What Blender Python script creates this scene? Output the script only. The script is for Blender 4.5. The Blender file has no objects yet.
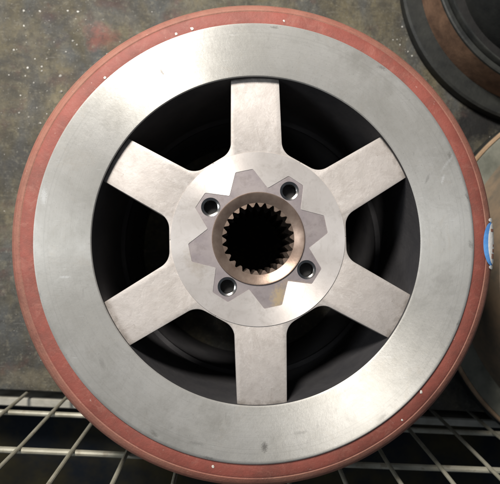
import bpy, bmesh, math, random
from mathutils import Vector, Matrix
random.seed(7)
S = 0.0008            # metres per working unit (one photo pixel at the wheel's face)
FOC = 450.0           # focal length in photo pixels
H = 250.0             # height of the wheel's face over the floor
# ------------------------------------------------------------------ camera
scn = bpy.context.scene
down = Vector(((228-250)/FOC, -(266-242)/FOC, -1)).normalized()   # gravity in camera space
zc = -down
xc = (Vector((1, 0, 0)) - zc*zc.x).normalized()
yc = zc.cross(xc)
M = Matrix((xc, yc, zc))                                            # camera space -> world
CAM = Vector((0, 0, H-8)) - M @ Vector((8.5, 3.5, -FOC))
cam_d = bpy.data.cameras.new('camera')
cam = bpy.data.objects.new('camera', cam_d)
scn.collection.objects.link(cam)
mw = M.to_4x4(); mw.translation = CAM*S
cam.matrix_world = mw
cam_d.sensor_fit = 'HORIZONTAL'; cam_d.sensor_width = 36
cam_d.lens = 36*FOC/500
cam_d.clip_start = 0.01; cam_d.clip_end = 100
cam_d.dof.use_dof = True
cam_d.dof.focus_distance = 432*S
cam_d.dof.aperture_fstop = 11.0
scn.camera = cam
# ------------------------------------------------------------------ world, lamps, exposure
w = bpy.data.worlds.new('World'); scn.world = w; w.use_nodes = True
bg = w.node_tree.nodes['Background']
bg.inputs[0].default_value = (0.75, 0.85, 1.0, 1); bg.inputs[1].default_value = 0.13
def area(name, loc, target, size, power, col):
    d = bpy.data.lights.new(name, 'AREA'); d.shape = 'DISK'; d.size = size*S; d.energy = power; d.color = col
    o = bpy.data.objects.new(name, d); scn.collection.objects.link(o)
    o.location = Vector(loc)*S
    o.rotation_euler = (Vector(target)-Vector(loc)).to_track_quat('-Z', 'Y').to_euler()
    return o
area('workshop_lamp', (-400, 840, H+860), (0, 0, H), 320, 20.0, (1.0, 0.955, 0.90))
area('cool_fill_light', (-1200, 60, H+900), (0, 0, H), 500, 5.0, (0.93, 0.97, 1.0))  # added cool fill, no such source in view; brightens the ring's left side
scn.view_settings.view_transform = 'Standard'; scn.view_settings.look = 'None'
scn.view_settings.exposure = 0; scn.view_settings.gamma = 1; scn.view_settings.use_curve_mapping = False

# ------------------------------------------------------------------ helpers
col = scn.collection
def unproj(u, v, z=0.0):
    d = M @ Vector(((u-250)/FOC, -(v-242)/FOC, -1))
    return CAM + d*((z-CAM.z)/d.z)
def link(name, me, mat, parent=None, smooth=35):
    if mat: me.materials.append(mat)
    if smooth is not None:
        for p in me.polygons: p.use_smooth = True
        me.set_sharp_from_angle(angle=math.radians(smooth))
    o = bpy.data.objects.new(name, me); col.objects.link(o)
    if parent: o.parent = parent
    return o
def empty(name, loc=(0, 0, 0)):
    o = bpy.data.objects.new(name, None); o.empty_display_size = 0.05; col.objects.link(o); o.location = Vector(loc)*S
    return o
def tag(o, label=None, cat=None, group=None, kind=None):
    if label: o['label'] = label
    if cat: o['category'] = cat
    if group: o['group'] = group
    if kind: o['kind'] = kind
    return o
def lathe(prof, n=160, closed=True):
    """profile of (r, z) revolved about Z; closed joins last to first"""
    bm = bmesh.new(); rings = []
    for r, z in prof:
        rings.append([bm.verts.new((r*S*math.cos(2*math.pi*k/n), r*S*math.sin(2*math.pi*k/n), z*S)) for k in range(n)])
    m = len(rings)
    for i in range(m if closed else m-1):
        a, b = rings[i], rings[(i+1) % m]
        for k in range(n):
            bm.faces.new((a[k], a[(k+1) % n], b[(k+1) % n], b[k]))
    bmesh.ops.recalc_face_normals(bm, faces=bm.faces)
    me = bpy.data.meshes.new('m'); bm.to_mesh(me); bm.free()
    return me
def plate(loops, z0, z1, bev=0.0):
    """flat plate with holes: loops of (x, y), extruded between z0 and z1"""
    c = bpy.data.curves.new('c', 'CURVE'); c.dimensions = '2D'; c.fill_mode = 'BOTH'
    for L in loops:
        s = c.splines.new('POLY'); s.points.add(len(L)-1)
        for p, (x, y) in zip(s.points, L): p.co = (x*S, y*S, 0, 1)
        s.use_cyclic_u = True
    c.extrude = ((z1-z0)/2-bev)*S
    c.bevel_depth = bev*S; c.bevel_resolution = 1; c.offset = -bev*S
    o = bpy.data.objects.new('c', c); col.objects.link(o)
    dg = bpy.context.evaluated_depsgraph_get()
    me = bpy.data.meshes.new_from_object(o.evaluated_get(dg))
    bpy.data.objects.remove(o); bpy.data.curves.remove(c)
    me.transform(Matrix.Translation((0, 0, (z0+z1)/2*S)))
    bm = bmesh.new(); bm.from_mesh(me)
    bmesh.ops.remove_doubles(bm, verts=bm.verts, dist=1e-6)
    bmesh.ops.recalc_face_normals(bm, faces=bm.faces)
    bm.to_mesh(me); bm.free(); me.materials.clear()
    return me
def circ(r, n=96, cx=0, cy=0, a0=0.0):
    return [(cx+r*math.cos(a0+2*math.pi*k/n), cy+r*math.sin(a0+2*math.pi*k/n)) for k in range(n)]
def fillet(P, rad, n=7):
    out = []
    m = len(P)
    for i in range(m):
        p = Vector(P[i]); r = rad[i] if isinstance(rad, (list, tuple)) else rad
        if not r: out.append(tuple(p)); continue
        a = (Vector(P[i-1])-p); b = (Vector(P[(i+1) % m])-p)
        an = a.normalized(); bn = b.normalized()
        half = math.acos(max(-1, min(1, an.dot(bn))))/2
        t = min(r/math.tan(half), a.length*.48, b.length*.48); rr = t*math.tan(half)
        c = p+(an+bn).normalized()*(rr/math.sin(half))
        s, e = p+an*t-c, p+bn*t-c
        ang = s.angle_signed(e)
        for k in range(n+1):
            q = s.copy(); q.rotate(Matrix.Rotation(-ang*k/n, 2)); out.append(tuple(c+q))
    return out
def rod(p, q, r, n=10, wob=0.0):
    """round bar between two points"""
    p, q = Vector(p)*S, Vector(q)*S
    ax = (q-p).normalized(); s = ax.orthogonal().normalized(); t = ax.cross(s)
    bm = bmesh.new(); rings = []
    L = (q-p).length
    st = [0, .004, .25, .5, .75, .996, 1]
    off = [Vector((0, 0, 0))]*2+[Vector((random.uniform(-1, 1), random.uniform(-1, 1), random.uniform(-1, 1)))*wob*S for _ in range(3)]+[Vector((0, 0, 0))]*2
    for f, o in zip(st, off):
        rr = r*S*(0.8 if f in (0, 1) else 1)
        c = p+ax*L*f+o
        rings.append([bm.verts.new(c+(s*math.cos(2*math.pi*k/n)+t*math.sin(2*math.pi*k/n))*rr) for k in range(n)])
    for a, b in zip(rings, rings[1:]):
        for k in range(n): bm.faces.new((a[k], a[(k+1) % n], b[(k+1) % n], b[k]))
    bm.faces.new(rings[0][::-1]); bm.faces.new(rings[-1])
    bmesh.ops.recalc_face_normals(bm, faces=bm.faces)
    me = bpy.data.meshes.new('m'); bm.to_mesh(me); bm.free()
    return me

# ------------------------------------------------------------------ materials
class Mat:
    def __init__(s, name, rough=0.6, metal=0.0, spec=0.5):
        s.m = bpy.data.materials.new(name); s.m.use_nodes = True
        s.t = s.m.node_tree; s.N = s.t.nodes; s.b = s.N['Principled BSDF']
        s.b.inputs['Roughness'].default_value = rough; s.b.inputs['Metallic'].default_value = metal
        s.b.inputs['Specular IOR Level'].default_value = spec
        s.tc = s.N.new('ShaderNodeTexCoord').outputs['Object']; s.h = None
    def L(s, a, b): s.t.links.new(a, b)
    def noise(s, scale, detail=5, rough=0.6, stretch=None, off=(0, 0, 0), rot=0.0, dist=0.0):
        n = s.N.new('ShaderNodeTexNoise'); n.inputs['Scale'].default_value = scale
        n.inputs['Detail'].default_value = detail; n.inputs['Roughness'].default_value = rough
        n.inputs['Distortion'].default_value = dist
        mp = s.N.new('ShaderNodeMapping'); mp.inputs['Location'].default_value = off
        mp.inputs['Rotation'].default_value = (0, 0, rot)
        if stretch: mp.inputs['Scale'].default_value = stretch
        s.L(s.tc, mp.inputs[0]); s.L(mp.outputs[0], n.inputs['Vector'])
        return n.outputs[0]
    def ramp(s, f, a, b, va=0.0, vb=1.0):
        r = s.N.new('ShaderNodeMapRange'); r.inputs[1].default_value = a; r.inputs[2].default_value = b
        r.inputs[3].default_value = va; r.inputs[4].default_value = vb; s.L(f, r.inputs[0]); return r.outputs[0]
    def math(s, op, a, b):
        n = s.N.new('ShaderNodeMath'); n.operation = op
        for i, x in enumerate((a, b)):
            if isinstance(x, (int, float)): n.inputs[i].default_value = x
            else: s.L(x, n.inputs[i])
        return n.outputs[0]
    def mix(s, f, a, b):
        n = s.N.new('ShaderNodeMix'); n.data_type = 'RGBA'
        for i, x in ((0, f), (6, a), (7, b)):
            if isinstance(x, (int, float)): n.inputs[i].default_value = x
            elif isinstance(x, tuple): n.inputs[i].default_value = (*x, 1)
            else: s.L(x, n.inputs[i])
        return n.outputs[2]
    def spot(s, c, rx, ry, rot=0.0, edge=0.5, wob=0.5, ws=400):
        """soft-edged blotch (a stain or painted shade) centred at c, in metres"""
        mp = s.N.new('ShaderNodeMapping'); mp.vector_type = 'TEXTURE'
        mp.inputs['Location'].default_value = (c[0]*S, c[1]*S, 0); mp.inputs['Rotation'].default_value = (0, 0, rot)
        mp.inputs['Scale'].default_value = (rx*S, ry*S, 1e3)
        s.L(s.tc, mp.inputs[0])
        ln = s.N.new('ShaderNodeVectorMath'); ln.operation = 'LENGTH'; s.L(mp.outputs[0], ln.inputs[0])
        d = s.math('ADD', ln.outputs['Value'], s.ramp(s.noise(ws, 3), 0.3, 0.7, -wob, wob))
        return s.ramp(d, 1-edge, 1+edge*.4, 1.0, 0.0)
    def color(s, c):
        if isinstance(c, tuple): s.b.inputs['Base Color'].default_value = (*c, 1)
        else: s.L(c, s.b.inputs['Base Color'])
        return s
    def rough(s, r): s.L(r, s.b.inputs['Roughness']); return s
    def bump(s, h, dist, strength=1.0):
        b = s.N.new('ShaderNodeBump'); b.inputs['Distance'].default_value = dist; b.inputs['Strength'].default_value = strength
        s.L(h, b.inputs['Height'])
        if s.h: s.L(s.h, b.inputs['Normal'])
        s.h = b.outputs[0]; s.L(s.h, s.b.inputs['Normal']); return s
    def aniso(s, a):
        t = s.N.new('ShaderNodeTangent'); t.direction_type = 'RADIAL'; t.axis = 'Z'
        s.L(t.outputs[0], s.b.inputs['Tangent']); s.b.inputs['Anisotropic'].default_value = a; s.b.inputs['Anisotropic Rotation'].default_value = .25; return s
    def radius(s):
        sp = s.N.new('ShaderNodeVectorMath'); sp.operation = 'MULTIPLY'; sp.inputs[1].default_value = (1, 1, 0); s.L(s.tc, sp.inputs[0])
        ln = s.N.new('ShaderNodeVectorMath'); ln.operation = 'LENGTH'; s.L(sp.outputs[0], ln.inputs[0]); return ln.outputs['Value']
    def rings(s, scale, detail=2):
        """concentric turning marks: noise of the radius"""
        n = s.N.new('ShaderNodeTexNoise'); n.noise_dimensions = '1D'; n.inputs['Scale'].default_value = scale
        n.inputs['Detail'].default_value = detail; s.L(s.radius(), n.inputs['W']); return n.outputs[0]

# machined steel of the face ring
m = Mat('machined_steel', 0.55, 0.6)
c = m.mix(m.ramp(m.noise(18, 4), .35, .65), (.53, .515, .475), (.60, .585, .55))
c = m.mix(m.ramp(m.noise(70, 6, .7), .5, .75, 0, .4), c, (.46, .45, .42))
c = m.mix(m.ramp(m.noise(500, 3), .62, .75, 0, .5), c, (.33, .32, .30))
c = m.mix(m.ramp(m.noise(60, 4, .6, (1, 9, 1), rot=.5), .66, .72, 0, .5), c, (.75, .75, .73))
c = m.mix(m.ramp(m.noise(55, 4, .6, (9, 1, 1), (3, 1, 0), rot=-.3), .68, .73, 0, .4), c, (.28, .27, .25))
for (x, y, rx, ry, ro, k) in ((5, -201, 3.2, 5, 0, .8), (-96, 164, 1.5, 5.5, .6, .85), (-94, 172, 2, 2, 0, .4), (-212, -55, 3, 3, 0, .5), (120, -175, 6, 2, .7, .4),
                              (40, -188, 7, 1.6, .1, .3), (-60, -196, 8, 1.6, -.2, .3), (-150, -120, 2.5, 6, .4, .3), (170, 60, 1.3, 6, -.4, .35)):
    c = m.mix(m.math('MULTIPLY', m.spot((x, y), rx, ry, ro, .6, .4, 900), k), c, (.16, .15, .14))
for (x, y, rx, ry, ro) in ((192, 78, 1.6, 11, -.65), (186, 60, 1.3, 5, -.3), (-140, 0, 7, 2.5, .1), (-208, 40, 3, 8, 0), (-186, -38, 5, 1.2, 0), (105, 118, 4, 1.3, .6)):
    c = m.mix(m.math('MULTIPLY', m.spot((x, y), rx, ry, ro, .7, .5, 900), .65), c, (.80, .80, .78))
c = m.mix(m.ramp(m.noise(42, 9, .8, off=(5, 2, 0), dist=.6), .5, .66, 0, .5), c, (.42, .405, .37))
c = m.mix(m.ramp(m.noise(30, 8, .8, off=(9, 2, 0), dist=1.2), .56, .70, 0, .45), c, (.50, .45, .38))
c = m.mix(m.ramp(m.rings(420, 4), .56, .70, 0, .3), c, (.44, .43, .40))
c = m.mix(m.ramp(m.noise(900, 3, .7), .60, .74, 0, .45), c, (.30, .29, .27))
rn = random.Random(3)
for k in range(14):      # nicks and grime along the outer edge, smears on the face
    a = rn.uniform(0, 6.283); rr = rn.uniform(211, 216) if k < 8 else rn.uniform(170, 214)
    sz = (rn.uniform(1.0, 2.2), rn.uniform(2.5, 6)) if k < 8 else (rn.uniform(6, 16), rn.uniform(10, 26))
    c = m.mix(m.math('MULTIPLY', m.spot((rr*math.cos(a), rr*math.sin(a)), *sz, a+rn.uniform(-.5, .5), .8, .6, 700 if k < 8 else 120), .5 if k < 8 else .36), c, (.12, .11, .10) if k < 8 else (.34, .325, .29))
c = m.mix(m.ramp(m.noise(9, 7, .75, off=(1.3, .4, 0), dist=1.0), .5, .68, 0, .38), c, (.38, .365, .325))
m.color(c)
m.rough(m.ramp(m.noise(60, 6, .65), .3, .7, .52, .64))
m.aniso(.97)
m.bump(m.rings(900), .00005, .6).bump(m.noise(320, 6, .7), .00016, .45)
STEEL = m.m
# cast, ground face of spokes
m = Mat('cast_steel', 0.62, 0.3)
c = m.mix(m.ramp(m.noise(22, 4), .35, .65), (.40, .365, .335), (.50, .46, .43))
c = m.mix(m.ramp(m.noise(140, 5, .7), .55, .75, 0, .5), c, (.36, .32, .29))
c = m.mix(m.ramp(m.noise(60, 3, .6, (1, 4, 1), rot=.4), .62, .74, 0, .35), c, (.38, .33, .30))
c = m.mix(m.ramp(m.noise(420, 2), .66, .76, 0, .3), c, (.66, .63, .60))
c = m.mix(m.ramp(m.noise(34, 8, .8, off=(3, 1, 2), dist=.8), .5, .64, 0, .55), c, (.30, .265, .235))
c = m.mix(m.ramp(m.noise(90, 6, .75, (1, 2.5, 1), (6, 1, 2), 1.1), .56, .68, 0, .5), c, (.58, .55, .52))
c = m.mix(m.ramp(m.noise(70, 5, .7, (6, 1, 1), (6, 4, 2), .3), .66, .72, 0, .6), c, (.16, .12, .09))
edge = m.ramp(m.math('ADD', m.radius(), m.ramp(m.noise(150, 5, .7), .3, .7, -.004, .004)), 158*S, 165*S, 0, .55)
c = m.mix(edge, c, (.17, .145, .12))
m.color(c); m.rough(m.ramp(m.noise(80, 4), .3, .7, .54, .72)); m.bump(m.noise(420, 6, .7), .0003, .6).bump(m.noise(60, 4), .0008, .35)
CAST = m.m
# hub face, finely turned
m = Mat('turned_hub', 0.55, 0.5)
c = m.mix(m.ramp(m.noise(40, 4), .35, .65), (.60, .555, .52), (.70, .655, .62))
c = m.mix(m.ramp(m.noise(160, 5, .7), .55, .75, 0, .45), c, (.44, .40, .37))
c = m.mix(m.math('MULTIPLY', m.spot((-62, -22), 9, 16, .3, .8, .5, 250), .5), c, (.45, .38, .30))
c = m.mix(m.ramp(m.noise(70, 8, .8, off=(3, 1, 0), dist=.7), .5, .66, 0, .45), c, (.42, .38, .34))
m.color(c); m.aniso(.93); m.bump(m.rings(1400), .00003, .5).bump(m.noise(300, 4), .0001, .3)
HUB = m.m
m = Mat('star_recess', 0.55, 0.35)
c = m.mix(m.ramp(m.noise(60, 4), .35, .65), (.225, .195, .20), (.285, .25, .245))
c = m.mix(m.math('MULTIPLY', m.spot((20, -59), 7, 13, -.2, .7, .4, 400), .85), c, (.42, .32, .19))
c = m.mix(m.math('MULTIPLY', m.spot((40, -46), 18, 4, -.2, .8, .5, 300), .4), c, (.50, .36, .22))
c = m.mix(m.ramp(m.noise(110, 7, .8), .5, .66, 0, .4), c, (.15, .125, .115))
m.color(c); m.bump(m.noise(350, 4), .0001, .4)
RECESS = m.m
m = Mat('bronzed_sleeve', 0.38, 0.75)
c = m.mix(m.ramp(m.noise(90, 5), .35, .65), (.22, .155, .12), (.32, .24, .19))
m.color(c); m.bump(m.noise(400, 3), .0001, .4); m.aniso(.4)
SLEEVE = m.m
m = Mat('oily_spline', 0.4, 0.6)
m.color(m.mix(m.ramp(m.noise(200, 4), .4, .6), (.03, .022, .017), (.07, .052, .04))); SPLINE = m.m
m = Mat('polished_chamfer', 0.22, 1.0)
m.color(m.mix(m.ramp(m.noise(300, 3), .4, .6), (.26, .25, .235), (.36, .345, .33))); GLINT = m.m
# red oxide paint
def red(name, dust):
    m = Mat(name, 0.62, 0.0, .35)
    c = m.mix(m.ramp(m.noise(35, 4), .35, .65), (.175, .040, .030), (.25, .060, .045))
    c = m.mix(m.ramp(m.noise(26, 6, .7, off=(2, 0, 0)), .35, .65, dust*.55, dust), c, (.30, .175, .12))
    c = m.mix(m.ramp(m.noise(120, 5, .7), .6, .72, 0, .5), c, (.16, .05, .04))
    c = m.mix(m.ramp(m.noise(260, 3, .6, (1, 1, 1), (5, 2, 0)), .69, .78, 0, .6), c, (.50, .38, .32))
    c = m.mix(m.ramp(m.noise(14, 8, .8, off=(3, 3, 0)), .48, .62, 0, .6), c, (.13, .055, .042))
    c = m.mix(m.ramp(m.noise(75, 8, .8, off=(1, 6, 0), dist=.8), .52, .66, 0, .55), c, (.28, .12, .09))
    c = m.mix(m.ramp(m.rings(420, 3), .54, .70, 0, .22), c, (.12, .045, .035))
    m.color(c); m.bump(m.noise(400, 6, .7), .0004, .7).bump(m.noise(70, 5), .001, .4); return m.m
RED = red('red_oxide_paint', .14); REDDUST = red('red_oxide_worn_edge', .62)
m = Mat('black_casting', 0.6, 0.0, .35)
c = m.mix(m.ramp(m.noise(50, 5), .35, .65), (.030, .029, .031), (.042, .040, .041))
m.color(c); m.bump(m.noise(250, 4), .0006, .5); BLACK = m.m
# concrete floor
m = Mat('dirty_shaded_concrete', 0.75, 0.0, .4)
c = m.mix(m.ramp(m.noise(9, 6, .65), .36, .64), (.042, .036, .021), (.145, .122, .072))
c = m.mix(m.ramp(m.noise(13, 7, .7, off=(.7, .2, 0), dist=.6), .45, .62, 0, .85), c, (.038, .036, .031))
c = m.mix(m.ramp(m.noise(7, 5, .6, (2.4, .8, 1), (.3, .9, 0), .6), .48, .62, 0, .8), c, (.062, .066, .066))
c = m.mix(m.ramp(m.noise(26, 5, .65, off=(4, 1, 0)), .57, .66, 0, .6), c, (.075, .036, .029))
c = m.mix(m.ramp(m.noise(110, 4, .7), .52, .68, 0, .6), c, (.035, .032, .026))
c = m.mix(m.ramp(m.noise(150, 3, .6, off=(1, 5, 0)), .6, .72, 0, .55), c, (.15, .14, .115))
def fl(u, v): p = unproj(u, v); return (p.x, p.y)
for (u, v, rx, ry, ro, k, cc) in ((101, 37, 26, 18, .2, 1.0, (.30, .11, .08)), (50, 16, 18, 9, 0, .75, (.10, .05, .045)), (176, 16, 22, 12, .5, .6, (.15, .06, .05)),
                                  (112, 3, 22, 8, 0, .6, (.14, .055, .045)), (62, 78, 26, 9, .4, .6, (.12, .06, .05)), (20, 165, 40, 24, .2, .75, (.045, .045, .045)),
                                  (66, 50, 60, 16, -.9, .5, (.13, .15, .17)), (14, 350, 36, 16, .1, .5, (.05, .052, .05)), (10, 90, 36, 18, 0, .6, (.07, .068, .055)),
                                  (25, 376, 70, 12, 0, .6, (.27, .23, .155)), (8, 232, 24, 10, 0, .6, (.16, .14, .10)), (250, 4, 60, 8, 0, .4, (.17, .17, .135)), (395, 50, 30, 22, .8, .5, (.22, .19, .12)),
                                  (12, 205, 14, 6, 0, .6, (.16, .09, .06))):
    c = m.mix(m.math('MULTIPLY', m.spot(fl(u, v), rx, ry, ro, .8, .6, 45), k), c, tuple(.5*x for x in cc))
c = m.mix(m.ramp(m.noise(60, 8, .8, off=(7, 3, 0)), .46, .60, 0, .6), c, (.030, .027, .021))
c = m.mix(m.ramp(m.noise(90, 8, .8, off=(2, 8, 0)), .54, .66, 0, .6), c, (.165, .148, .105))
c = m.mix(m.ramp(m.noise(30, 6, .7, (1, 14, 1), (2, 1, 0), .8), .62, .68, 0, .45), c, (.20, .19, .165))
c = m.mix(m.ramp(m.noise(26, 6, .7, (12, 1, 1), (5, 1, 0), .35), .64, .70, 0, .55), c, (.025, .022, .018))
c = m.mix(m.ramp(m.noise(330, 4, .7, off=(2, 3, 0)), .60, .70, 0, .7), c, (.20, .19, .16))
for (u, v, rx, ry, ro) in ((480, 122, 62, 34, .5), (470, 330, 60, 120, 0), (500, 100, 40, 40, 0)):  # black patches paint the shade between wheel and drums into the floor
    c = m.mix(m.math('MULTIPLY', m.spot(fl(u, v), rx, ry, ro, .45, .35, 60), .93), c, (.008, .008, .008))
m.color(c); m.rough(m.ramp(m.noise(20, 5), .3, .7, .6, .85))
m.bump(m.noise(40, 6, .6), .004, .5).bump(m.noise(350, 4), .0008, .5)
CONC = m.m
m = Mat('dark_pit_floor', 0.9, 0.0, .1)  # near-black base colour with faint brown patches
c = m.mix(m.ramp(m.noise(12, 5), .4, .62), (.007, .009, .012), (.026, .022, .011))
m.color(c); m.bump(m.noise(60, 5), .003, .5); PIT = m.m
m = Mat('galvanised_wire', 0.5, 0.25)
c = m.mix(m.ramp(m.noise(60, 5), .35, .65), (.26, .245, .185), (.38, .36, .29))
c = m.mix(m.ramp(m.noise(120, 4), .55, .7, 0, .7), c, (.18, .15, .10)); m.color(c); WIRE = m.m
m = Mat('pale_strip', 0.6, 0.1)
c = m.mix(m.ramp(m.noise(50, 5), .35, .65), (.28, .27, .22), (.42, .40, .34)); m.color(c); STRIP = m.m
def simple(name, a, b, rough=.6, metal=0.0, sc=40, bd=.0006):
    m = Mat(name, rough, metal, .4); m.color(m.mix(m.ramp(m.noise(sc, 6, .65), .35, .65), a, b)); m.bump(m.noise(sc*5, 4), bd, .5); return m.m
DKIRON = simple('dark_iron', (.010, .011, .0105), (.027, .028, .024))
RUST = simple('brown_rust', (.075, .042, .027), (.19, .11, .068))
TAN = simple('tan_rust', (.27, .175, .10), (.44, .31, .20))
GREYIRON = simple('grey_iron', (.12, .125, .10), (.21, .21, .17), .6, .1)
OLIVE = simple('rust_stained_iron', (.15, .13, .10), (.32, .225, .145), .6, .1, 22)
SOOT2 = simple('grey_soot', (.010, .011, .011), (.022, .023, .021))
SOOT = simple('sooty_iron', (.008, .008, .008), (.018, .017, .016))
CHIP = simple('pale_chip', (.45, .42, .36), (.66, .63, .57), .6)
GRIT = simple('mixed_grit', (.12, .105, .08), (.80, .78, .72), .6, 0.0, 60)

# ------------------------------------------------------------------ setting: floor slab, pit, strip
E0, E1 = unproj(0, 389.5), unproj(500, 413)
ed = (E1-E0).normalized()                       # along the slab's edge
en = Vector((-ed.y, ed.x, 0))                   # towards the floor
def edge_pt(s, t, z): p = E0+ed*s+en*t; return Vector((p.x, p.y, z))
def prism(P, z0, z1):
    bm = bmesh.new()
    a = [bm.verts.new((p.x*S, p.y*S, z0*S)) for p in P]; b = [bm.verts.new((p.x*S, p.y*S, z1*S)) for p in P]
    bm.faces.new(a[::-1]); bm.faces.new(b)
    n = len(P)
    for k in range(n): bm.faces.new((a[k], a[(k+1) % n], b[(k+1) % n], b[k]))
    bmesh.ops.recalc_face_normals(bm, faces=bm.faces)
    bmesh.ops.bevel(bm, geom=[e for e in bm.edges if abs(e.verts[0].co.z-z1*S) < 1e-6 and abs(e.verts[1].co.z-z1*S) < 1e-6], offset=1.5*S, segments=2, affect='EDGES')
    me = bpy.data.meshes.new('m'); bm.to_mesh(me); bm.free(); return me
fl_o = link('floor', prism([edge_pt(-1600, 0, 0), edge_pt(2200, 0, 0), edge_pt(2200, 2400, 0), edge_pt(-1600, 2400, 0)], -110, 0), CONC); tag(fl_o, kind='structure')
pit = link('pit_floor', prism([edge_pt(-1600, 60, 0), edge_pt(2200, 60, 0), edge_pt(2200, -1600, 0), edge_pt(-1600, -1600, 0)], -190, -112), PIT); tag(pit, kind='structure')
st = link('kerb_strip', prism([edge_pt(-900, -15, 0), edge_pt(1500, -15, 0), edge_pt(1500, -27, 0), edge_pt(-900, -27, 0)], -110, -12), STRIP); tag(st, kind='structure')

# ------------------------------------------------------------------ the wheel
wheel = empty('brake_wheel')
tag(wheel, 'six spoked machined steel brake wheel with red painted rim and splined hub', 'wheel')
# silver face ring
link('face_ring', lathe([(162.4, H-1.6), (163.2, H-.4), (164.4, H), (213.8, H), (216.2, H-.5), (218.0, H-2.2), (218.2, H-13), (170, H-13), (170, H-2.8), (162.9, H-2.6)], 220), STEEL, wheel)
# red rim: flat ledge, then the worn rounded edge
link('rim_ledge', lathe([(217.4, H-3.6), (220, H-3.2), (229.5, H-3.4), (231.3, H-4.2), (231.3, H-30), (217.4, H-30)], 220), RED, wheel)
link('rim_edge', lathe([(231.35, H-4.6), (232.6, H-4.2), (236.5, H-5.7), (240.6, H-9), (243.1, H-13.4), (243.7, H-19), (243.5, H-42), (241.5, H-46), (231.35, H-46)], 220), REDDUST, wheel)
# dark drum underneath, open in the middle
link('drum_body', lathe([(163.0, H-3.0), (169.8, H-3.1), (169.8, H-13.2), (217.3, H-13.2), (217.3, H-30.5), (231.2, H-31), (231.2, H-45), (206, H-47), (206, 8), (204, 0.5), (158, 0.5), (157.5, 10), (157.5, H-128), (159, H-130), (166, H-130), (166, H-124), (163, H-123)], 160), BLACK, wheel)
# spokes
def spoke_outline():
    A = math.radians(30); hw = 25.0; rin = 78; rf = 88.5; ro = 164.5
    half = [(rin*math.cos(A), rin*math.sin(A))]
    P0 = (rf*math.cos(A), rf*math.sin(A))                     # on the bisector, start of the flat
    # flat perpendicular to the bisector meets the spoke's edge y = hw*taper
    d = (math.sin(A), -math.cos(A))
    t = (P0[1]-hw-1.0)/math.cos(A)
    C = (P0[0]+d[0]*t, P0[1]+d[1]*t)
    O = (math.sqrt(ro*ro-hw*hw), hw-.5)
    up = [half[0], P0, C, O]
    f = fillet(up+[(150, -10), (60, -10)], [0, 0, 17, 0, 0, 0], 9)[:-2]
    arc0 = math.atan2(O[1], O[0])
    outer = [(ro*math.cos(arc0*(1-k/6)), ro*math.sin(arc0*(1-k/6))) for k in range(1, 12)]
    low = [(x, -y) for x, y in f][::-1]
    inner = [(rin*math.cos(-A+2*A*k/8), rin*math.sin(-A+2*A*k/8)) for k in range(1, 8)]
    return f+outer+low+inner
SPB, SPT = H-36, H-6.6
sp_me = plate([spoke_outline()], SPB, SPT, 1.0); sp_me.materials.append(CAST)
for p in sp_me.polygons: p.use_smooth = True
sp_me.set_sharp_from_angle(angle=math.radians(30))
for k in range(6):
    o = bpy.data.objects.new('spoke', sp_me); col.objects.link(o); o.parent = wheel
    o.rotation_euler.z = math.radians(31.2+60*k)
# hub disc with the star shaped recess
a12, a57 = math.radians(12.0), math.radians(57.0)
star = []
for k in range(8):
    a = a12+k*math.pi/4
    for da, r in ((-7.4, 70.0), (7.4, 70.0), (22.5, 51.5)):
        star.append((r*math.cos(a+math.radians(da)), r*math.sin(a+math.radians(da))))
star = fillet(star, [2.0, 2.0, 1.0]*8, 3)
HT = H-5.9
link('hub_disc', plate([circ(87, 128), star], HT-14, HT, 0), HUB, wheel, None)
holes = [(57*math.cos(a57+k*math.pi/2), 57*math.sin(a57+k*math.pi/2)) for k in range(4)]
RF = HT-.4
link('star_recess', plate([circ(75, 96), circ(46.2, 96)]+[circ(9.5, 32, x, y) for x, y in holes], RF-10, RF, 0), RECESS, wheel, None)
for x, y in holes:    # countersunk bolt holes
    h_ = link('bolt_hole', lathe([(9.55, RF+.1), (9.2, RF+.06), (7.0, RF-1.05), (6.7, RF-2.0), (6.6, RF-40), (9.55, RF-40)], 32), GLINT, wheel, 25)
    h_.location = (x*S, y*S, 0)
link('hub_barrel', lathe([(47, RF-10.5), (77.5, RF-10.5), (77, RF-60), (66, RF-130), (66, 40), (47, 40)], 96), SOOT, wheel)
# splined sleeve
def spline_ring(z0, z1, rt, rr, ro, n, ph):
    inner = []
    for k in range(n):
        for f, r in ((-.5, rr), (-.40, rr-.3), (-.12, rt+.3), (0, rt), (.12, rt+.3), (.40, rr-.3)):
            a = ph+2*math.pi*(k+f)/n; inner.append((r*math.cos(a), r*math.sin(a)))
    return plate([circ(ro, 96), inner], z0, z1, 0)
sl = link('sleeve', lathe([(46.6, RF+.6), (46.0, RF+1.4), (44.8, RF+1.2), (36.4, RF-4.3), (36.4, RF-4.35), (46.6, RF-4.35)], 128), SLEEVE, wheel)
link('spline', spline_ring(RF-9, RF-4.4, 32.2, 36.6, 45.8, 26, .05), SLEEVE, sl, 20)
link('lower_spline', spline_ring(RF-110, RF-38, 31.5, 36.6, 46.0, 26, .05), SPLINE, sl, 20)
link('sleeve_wall', lathe([(38.5, RF-9.2), (46.4, RF-9.2), (46.4, RF-37.8), (38.5, RF-37.8)], 64), SPLINE, sl)

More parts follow.
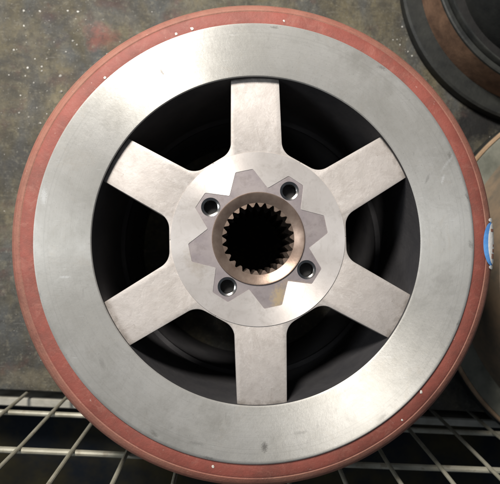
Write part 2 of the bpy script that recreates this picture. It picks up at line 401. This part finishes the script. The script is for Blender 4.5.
# label on the rim's outer edge
prof = [(227.0, H-2.7), (231.0, H-3.3), (235.0, H-4.6), (238.6, H-6.6), (241.8, H-9.6), (244.6, H-13.5), (245.8, H-18.5)]
def prof_at(s):
    x = max(0, min(.9999, s))*(len(prof)-1); i = int(x); f = x-i
    return [prof[i][j]+(prof[i+1][j]-prof[i][j])*f for j in (0, 1)]
def patch(a0, a1, s0, s1, lift, shape, na=28, ns=12):
    bm = bmesh.new(); g = {}
    for i in range(na+1):
        for j in range(ns+1):
            u = -1+2*i/na
            k = math.sqrt(max(0.0, 1-u*u)) if shape == 'oval' else 1.0
            a = math.radians(a0+(a1-a0)*i/na); s = (s0+s1)/2+(s1-s0)/2*(-1+2*j/ns)*max(k, .04)
            r, z = prof_at(s); r += lift
            g[i, j] = bm.verts.new((r*S*math.cos(a), r*S*math.sin(a), (z+lift)*S))
    for i in range(na):
        for j in range(ns): bm.faces.new((g[i, j], g[i+1, j], g[i+1, j+1], g[i, j+1]))
    bmesh.ops.recalc_face_normals(bm, faces=bm.faces)
    me = bpy.data.meshes.new('m'); bm.to_mesh(me); bm.free(); return me
BLUE = simple('blue_print', (.08, .24, .58), (.14, .36, .72), .35)
WHITE = simple('white_print', (.72, .70, .66), (.85, .83, .80), .35)
RUSTY = simple('worn_print', (.30, .12, .08), (.42, .22, .15), .5)
lab = empty('rim_sticker', (0, 0, 0)); lab.parent = wheel
AC = -1.2
lab2 = link('rim_sticker_base', patch(AC-5.4, AC+5.4, .02, .98, .25, 'oval'), BLUE, wheel)
bpy.data.objects.remove(lab); lab2.name = 'rim_sticker'
link('sticker_centre', patch(AC-5.0, AC+5.2, .24, .99, .5, 'oval'), WHITE, lab2)
for a0, a1, s0, s1 in ((-3.6, -2.4, .45, .75), (-2.0, -1.2, .5, .85), (-.6, -.1, .55, .7), (3.0, 3.7, .42, .7)):
    link('print_mark', patch(AC+a0, AC+a1, s0, s1, .6, 'box', 6, 4), RUSTY, lab2)
for a in (AC-5.7, AC+5.9):
    link('paint_dab', patch(a-.5, a+.5, .35, .75, .3, 'oval', 8, 6), WHITE, lab2)

# ------------------------------------------------------------------ wire mesh panel standing at the slab's edge
VPU = (238, 219)
updir = -(M @ Vector(((VPU[0]-250)/FOC, -(VPU[1]-242)/FOC, -1))); updir /= updir.z
panel = empty('wire_mesh_panel', edge_pt(0, -6, 0))
tag(panel, 'galvanised wire mesh panel standing along the concrete edge, below the wheel', 'mesh panel')
def wpart(name, p, q, r, wob):
    o = link(name, rod(p, q, r, 10, wob), WIRE, panel); o.location = -panel.location; return o
def on_edge(u):      # point of the panel's foot line under pixel column u
    lo, hi = -1500.0, 2500.0
    for _ in range(50):
        mid = (lo+hi)/2; p = edge_pt(mid, -6, 0); q = M.transposed() @ (p-CAM); x = 250+FOC*q.x/-q.z
        if x < u: lo = mid
        else: hi = mid
    return lo
B0 = on_edge(25.0); SP = on_edge(67.5)-B0
for k in range(-9, 22):
    b = edge_pt(B0+SP*k, -6, 0)-updir*40; dz = Vector((updir.x, updir.y, 1))
    wpart('upright_wire', b+Vector((0, 0, 6)), b+dz*350, 2.5, .8)
def wire_height(u, v):   # height on the leaning panel that shows at pixel row v near column u
    lo, hi = 0.0, 400.0; s0 = on_edge(u)
    for _ in range(40):
        mid = (lo+hi)/2; p = edge_pt(s0, -6, 0)+updir*mid-en*4.2; q = M.transposed() @ (p-CAM)
        if 242-FOC*q.y/-q.z < v: lo = mid
        else: hi = mid
    return lo
Z1 = wire_height(40, 413); Z2 = wire_height(40, 449)
for zz in (Z1, Z2, 2*Z2-Z1):
    foot = Vector((updir.x, updir.y, 0))*zz
    a = edge_pt(B0-SP*9.5, -6, zz)+foot; b = edge_pt(B0+SP*21.5, -6, zz)+foot
    off = -en*4.2
    wpart('cross_wire', a+off, b+off, 3.6, .8)

# ------------------------------------------------------------------ neighbouring drums
c2 = unproj(535, -9)
d2 = empty('rusty_brake_drum', (c2.x, c2.y, 0))
tag(d2, 'dark drum with rusty brown side on the concrete, beyond the wheel at the upper right', 'drum')
R2 = 137*1.67
link('flange', lathe([(60, .5), (R2-2, .5), (R2, 4), (R2, 16), (R2-3, 19), (60, 19)], 128), DKIRON, d2)
link('drum_side', lathe([(R2-28, 19.2), (R2-29, 64), (R2-37, 64), (R2-37, 19.2)], 128), RUST, d2)
link('top_rim', lathe([(R2-28.9, 64.1), (R2-29.2, 67), (R2-31, 68.5), (R2-36, 68.5), (R2-37.5, 67), (R2-37.5, 64.1)], 128), DKIRON, d2)
link('inner_web', lathe([(30, 19.2), (R2-37.2, 19.2), (R2-37.2, 42), (R2-52, 42), (R2-52, 26), (30, 26)], 96), SOOT, d2)
link('top_lip', lathe([(R2-42, 42.2), (R2-42, 70), (R2-43, 71.5), (R2-45, 71.5), (R2-46, 70), (R2-46, 42.2)], 128), DKIRON, d2)
link('hub_face', lathe([(20, 26.2), (R2-92, 26.2), (R2-94, 86), (R2-98, 89), (20, 89)], 96), SOOT2, d2)
c3 = unproj(602, 278)
d3 = empty('grey_brake_drum', (c3.x, c3.y, 0))
tag(d3, 'grey iron drum with tan rusted rim beside the right side of the wheel', 'drum')
R3 = 175*1.63
link('flange', lathe([(80, .5), (R3, .5), (R3+1, 3), (R3+.5, 22), (R3-2, 24), (80, 24)], 160), DKIRON, d3)
link('flange_face', lathe([(R3-5.5, 24.2), (R3-5.8, 27), (R3-8, 28), (R3-46, 28), (R3-46, 24.2)], 160), GREYIRON, d3)
link('rim_edge', lathe([(R3+.2, 24.2), (R3+.2, 27), (R3-1, 29), (R3-4.5, 29), (R3-5.4, 28), (R3-5.4, 24.2)], 160), TAN, d3)
link('drum_side', lathe([(R3-36, 28.2), (R3-37, 34), (R3-38, 128), (R3-41, 131), (R3-80, 131), (R3-80, 28.2)], 160), OLIVE, d3)
link('top_face', lathe([(R3-48, 131.2), (R3-48, 136), (R3-50, 138), (60, 138), (60, 131.2)], 160), GREYIRON, d3)

# ------------------------------------------------------------------ grit on the floor, chips on the rim
def chip(bm, c, r, flat=.6):
    n = random.choice((5, 6, 7)); a0 = random.random()*6
    top = bm.verts.new((c[0]+random.uniform(-.2, .2)*r, c[1]+random.uniform(-.2, .2)*r, c[2]+r*flat))
    ring = [bm.verts.new((c[0]+r*random.uniform(.6, 1.2)*math.cos(a0+6.283*k/n), c[1]+r*random.uniform(.6, 1.2)*math.sin(a0+6.283*k/n), c[2]+r*flat*random.uniform(0.1, .5))) for k in range(n)]
    bot = bm.verts.new((c[0], c[1], c[2]-r*.2))
    for k in range(n):
        bm.faces.new((ring[k], ring[(k+1) % n], top)); bm.faces.new((ring[(k+1) % n], ring[k], bot))
bm = bmesh.new()
spots = [(24, 11, 2.3), (40, 11.5, 2.0), (68, 11, 1.7), (78, 12, 2), (24, 26, 1.5), (49, 27, 1.4), (73, 41, 1.6), (77, 45, 1.7), (66, 52, 1.9), (47, 59, 1.7), (35, 59, 1.5), (42, 67, 1.6), (42, 71, 1.5),
         (28, 68, 2.2), (60.5, 76, 2.0), (45, 83, 1.6), (34, 83, 1.5), (25.5, 76, 1.3), (61.5, 92, 2.6), (29, 117, 1.9), (40, 123.5, 2.4), (19, 113, 1.6), (14, 50, 1.7), (9, 75, 1.2), (37, 108, 1.3), (13, 102, 1.1),
         (107, 54, 1.2), (120, 42, 1.1), (86, 20, 1.1), (12, 4, 1.2), (152, 12, 1.1), (250, 9, 1.0), (402, 27, 1.6), (400, 45, 1.3), (408, 52, 1.5), (412, 56, 1.3), (393, 40, 1.1)]
for u, v, r in spots:
    p = unproj(u, v); chip(bm, (p.x, p.y, .3), r*random.uniform(.75, 1.1), random.uniform(.3, .8))
cl = [(45, 60, 34), (30, 20, 24), (60, 90, 20), (25, 115, 16), (405, 45, 9), (70, 15, 20), (20, 330, 30), (200, 6, 40)]
for k in range(620):
    if k % 3:
        cx, cy, sg = random.choice(cl); u, v = random.gauss(cx, sg), random.gauss(cy, sg)
    else: u, v = random.uniform(-5, 505), random.uniform(-10, 385)
    p = unproj(u, v); q = (p.x-10, p.y)
    if q[0]**2+q[1]**2 < 225**2 or v > 384: continue
    chip(bm, (p.x, p.y, .1), .18+.16*random.expovariate(1.0), random.uniform(.3, .8))
bmesh.ops.scale(bm, vec=(S, S, S), verts=bm.verts)
me = bpy.data.meshes.new('m'); bm.to_mesh(me); bm.free()
g = link('floor_grit', me, GRIT, None, None); tag(g, 'pale grit and metal chips scattered over the dirty concrete floor', 'grit', kind='stuff')
CH = ((176, 34, 1.9, 'pale chip on the red rim above the crescent shaped nick in the face'), (192.0, 28.5, 2.4, 'larger pale chip on the upper red rim, left of the top spoke'),
      (105, 78, 1.8, 'pale chip on the red rim outward of the upper left spoke'), (284, 21.0, 1.7, 'pale chip on the red rim just right of the top spoke'),
      (421, 392, 2.4, 'pale chip on the lower right red rim, outward of the lower right spoke'), (402, 420, 1.6, 'small pale chip on the lower right red rim, nearest the mesh panel'),
      (213, 466.5, 2.0, 'pale chip on the bottom red rim, left of the bottom spoke'))
for u, v, r, text in CH:
    p = unproj(u, v, H-3.2); bm = bmesh.new(); chip(bm, (0, 0, .1), r*.8, .35)
    bmesh.ops.scale(bm, vec=(S, S, S), verts=bm.verts)
    me = bpy.data.meshes.new('m'); bm.to_mesh(me); bm.free()
    o = link('metal_chip', me, CHIP, None, None); o.location = p*S
    tag(o, text, 'chip', 'pale chips on the red rim')
